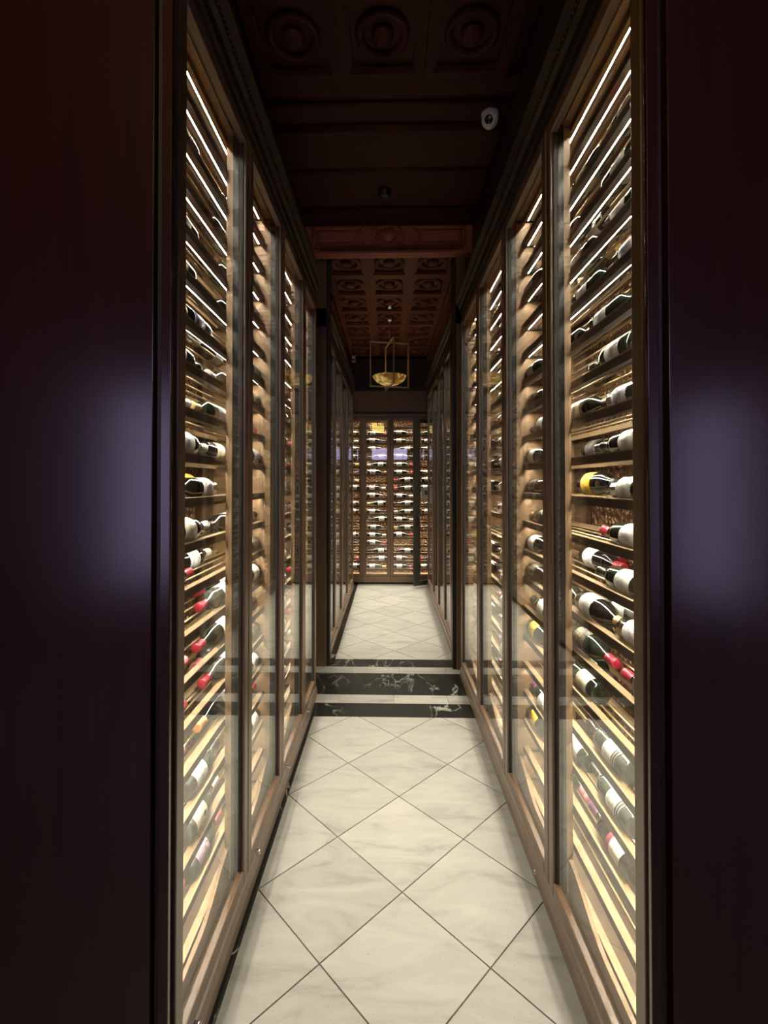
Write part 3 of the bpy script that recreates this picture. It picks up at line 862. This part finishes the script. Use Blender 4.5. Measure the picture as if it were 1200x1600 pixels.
# ------------------------------------------------------------------ pendant lamp
PX, PY = .012, 5.70
pend = thing(link('pendant_lamp', None, None, (PX, PY, FAR_C), (0, 0, math.radians(12))), 'pendant lamp of two crossed square metal frames holding an amber bowl', 'lamp')
MB().lathe([(.0005, -.045), (.02, -.043), (.045, -.03), (.055, -.012), (.055, 0), (.0005, 0)], 2, (0, 0, 0), 24).build('canopy', M['chrome'], pend, True)
fr_m = plain('aged_brass_frame', (.42, .30, .19), .4, .5)
MB().tube((0, 0, -.04), (0, 0, -.28), .006, 10).build('stem', fr_m, pend, True)
zt, zb, hw, tk = -.29, -.825, .243, .0085
def sq(ax):
    b = MB()
    for (u0, u1, v0, v1) in ((-hw, hw, zt - tk, zt + tk), (-hw, hw, zb - tk, zb + tk), (-hw, -hw + 2 * tk, zb + tk, zt - tk), (hw - 2 * tk, hw, zb + tk, zt - tk)):
        if ax == 0: b.box(u0, u1, -tk, tk, v0, v1)
        else: b.box(-tk, tk, u0, u1, v0, v1)
    return b
bevel(sq(0).build('square_frame', fr_m, pend), .002)
bevel(sq(1).build('square_frame', fr_m, pend), .002)
def bowl_mat():
    m, nt, b = mat('amber_alabaster')
    L = nt.links.new
    tc = N(nt, 'ShaderNodeTexCoord')
    nz = N(nt, 'ShaderNodeTexNoise', Scale=9.0, Detail=6.0, Distortion=1.4)
    L(tc.outputs['Object'], nz.inputs['Vector'])
    r = ramp(nt, [(.40, (.16, .08, .01)), (.52, (.50, .30, .06)), (.66, (.85, .66, .28))])
    L(nz.outputs['Fac'], r.inputs[0]); L(r.outputs[0], b.inputs['Base Color']); L(r.outputs[0], b.inputs['Emission Color'])
    b.inputs['Emission Strength'].default_value = .45
    b.inputs['Roughness'].default_value = .25
    return m
bw = [(.0005, -.812), (.05, -.809), (.10, -.796), (.15, -.770), (.185, -.737), (.203, -.700), (.199, -.696), (.178, -.732), (.143, -.762), (.097, -.786), (.05, -.799), (.0005, -.802)]
MB().lathe(bw, 2, (0, 0, 0), 40).build('bowl', bowl_mat(), pend, True)
bb = MB()
for a in (0, 2.1, 4.2):
    bb.lathe([(.0005, -.02), (.018, -.012), (.022, 0), (.018, .012), (.0005, .02)], 2, (.06 * math.cos(a), .06 * math.sin(a), -.765), 10)
bb.build('bulb', emission('warm_bulb', (1, .74, .38), 30), pend, True)
# drum lamp in the foyer behind the camera (its amber shade shows in the end-cabinet glass)
fl = thing(link('foyer_lamp', None, None, (-.44, -.6, NEAR_C + .03)), 'amber drum lamp hanging in the foyer before the corridor', 'lamp')
MB().lathe([(.0005, -.03), (.06, -.03), (.06, 0), (.0005, 0)], 2, (0, 0, 0), 20).build('canopy', M['chrome'], fl, True)
MB().tube((0, 0, -.03), (0, 0, -.30), .006, 8).build('stem', fr_m, fl, True)
MB().lathe([(.0005, -.302), (.29, -.30), (.295, -.31), (.295, -.56), (.29, -.57), (.0005, -.572)], 2, (0, 0, 0), 36).build('drum_shade', emission('amber_drum_shade', (1, .72, .17), 8.5), fl, True)
# ceiling fittings
det = MB().lathe([(.0005, -.04), (.02, -.038), (.034, -.026), (.045, -.010), (.048, 0), (.0005, 0)], 2, (0, 0, 0), 20).build('ceiling_sensor', M['chrome'], None, True, (.014, 5.27, FAR_C - .006))
thing(det, 'small chrome dome sensor on the coffered ceiling in front of the pendant lamp', 'sensor')
MB().lathe([(.0005, -.052), (.010, -.05), (.013, -.038), (.013, -.03)], 2, (0, 0, 0), 12).build('lens', M['black_plastic'], det, True)
sd = MB().lathe([(.0005, -.05), (.025, -.05), (.04, -.04), (.048, -.018), (.05, 0), (.0005, 0)], 2, (0, 0, 0), 20).build('smoke_detector', M['dark_wood'], None, True, (-.03, 3.60, NEAR_C))
thing(sd, 'small round dark detector on the ceiling before the carved fascia', 'detector')
MB().lathe([(.051, -.022), (.053, -.016), (.053, -.008), (.051, -.002)], 2, (0, 0, 0), 20).build('ring', M['dark_wood'], sd, True)
# security camera
sc_c = thing(link('security_camera', None, None, (.612, 2.85, NEAR_C)), 'white dome security camera with black lens on the ceiling at right', 'camera')
MB().lathe([(.0005, -.022), (.047, -.022), (.052, -.016), (.052, 0), (.0005, 0)], 2, (0, 0, 0), 24).build('mount', M['white_plastic'], sc_c, True)
MB().lathe([(.0005, -.050)] + [(.050 * math.cos(a), .050 * math.sin(a)) for a in [-1.4 + .28 * i for i in range(11)]] + [(.0005, .050)], 2, (0, -.004, -.048), 24).build('ball_housing', M['white_plastic'], sc_c, True)
ln = MB().lathe([(.024, 0), (.024, .010), (.019, .013), (.0005, .014)], 2, (0, 0, 0), 20).build('lens', M['black_plastic'], sc_c, True)
dv = Vector((-.32, -.80, -.55)).normalized()
ln.location = Vector((0, -.004, -.048)) + dv * .040
ln.rotation_euler = dv.to_track_quat('Z', 'Y').to_euler()
# small white motion sensor high on the left, at the far end
ms = MB().box(-.028, .028, -.03, 0, -.05, .05).build('motion_sensor', M['white_plastic'], None, False, (-.535, 7.22, 3.50))
bevel(ms, .008, 3)
thing(ms, 'small white motion sensor high up at the left far end', 'sensor')
MB().box(-.016, .016, -.034, -.029, -.03, .0).build('lens', M['black_plastic'], ms)
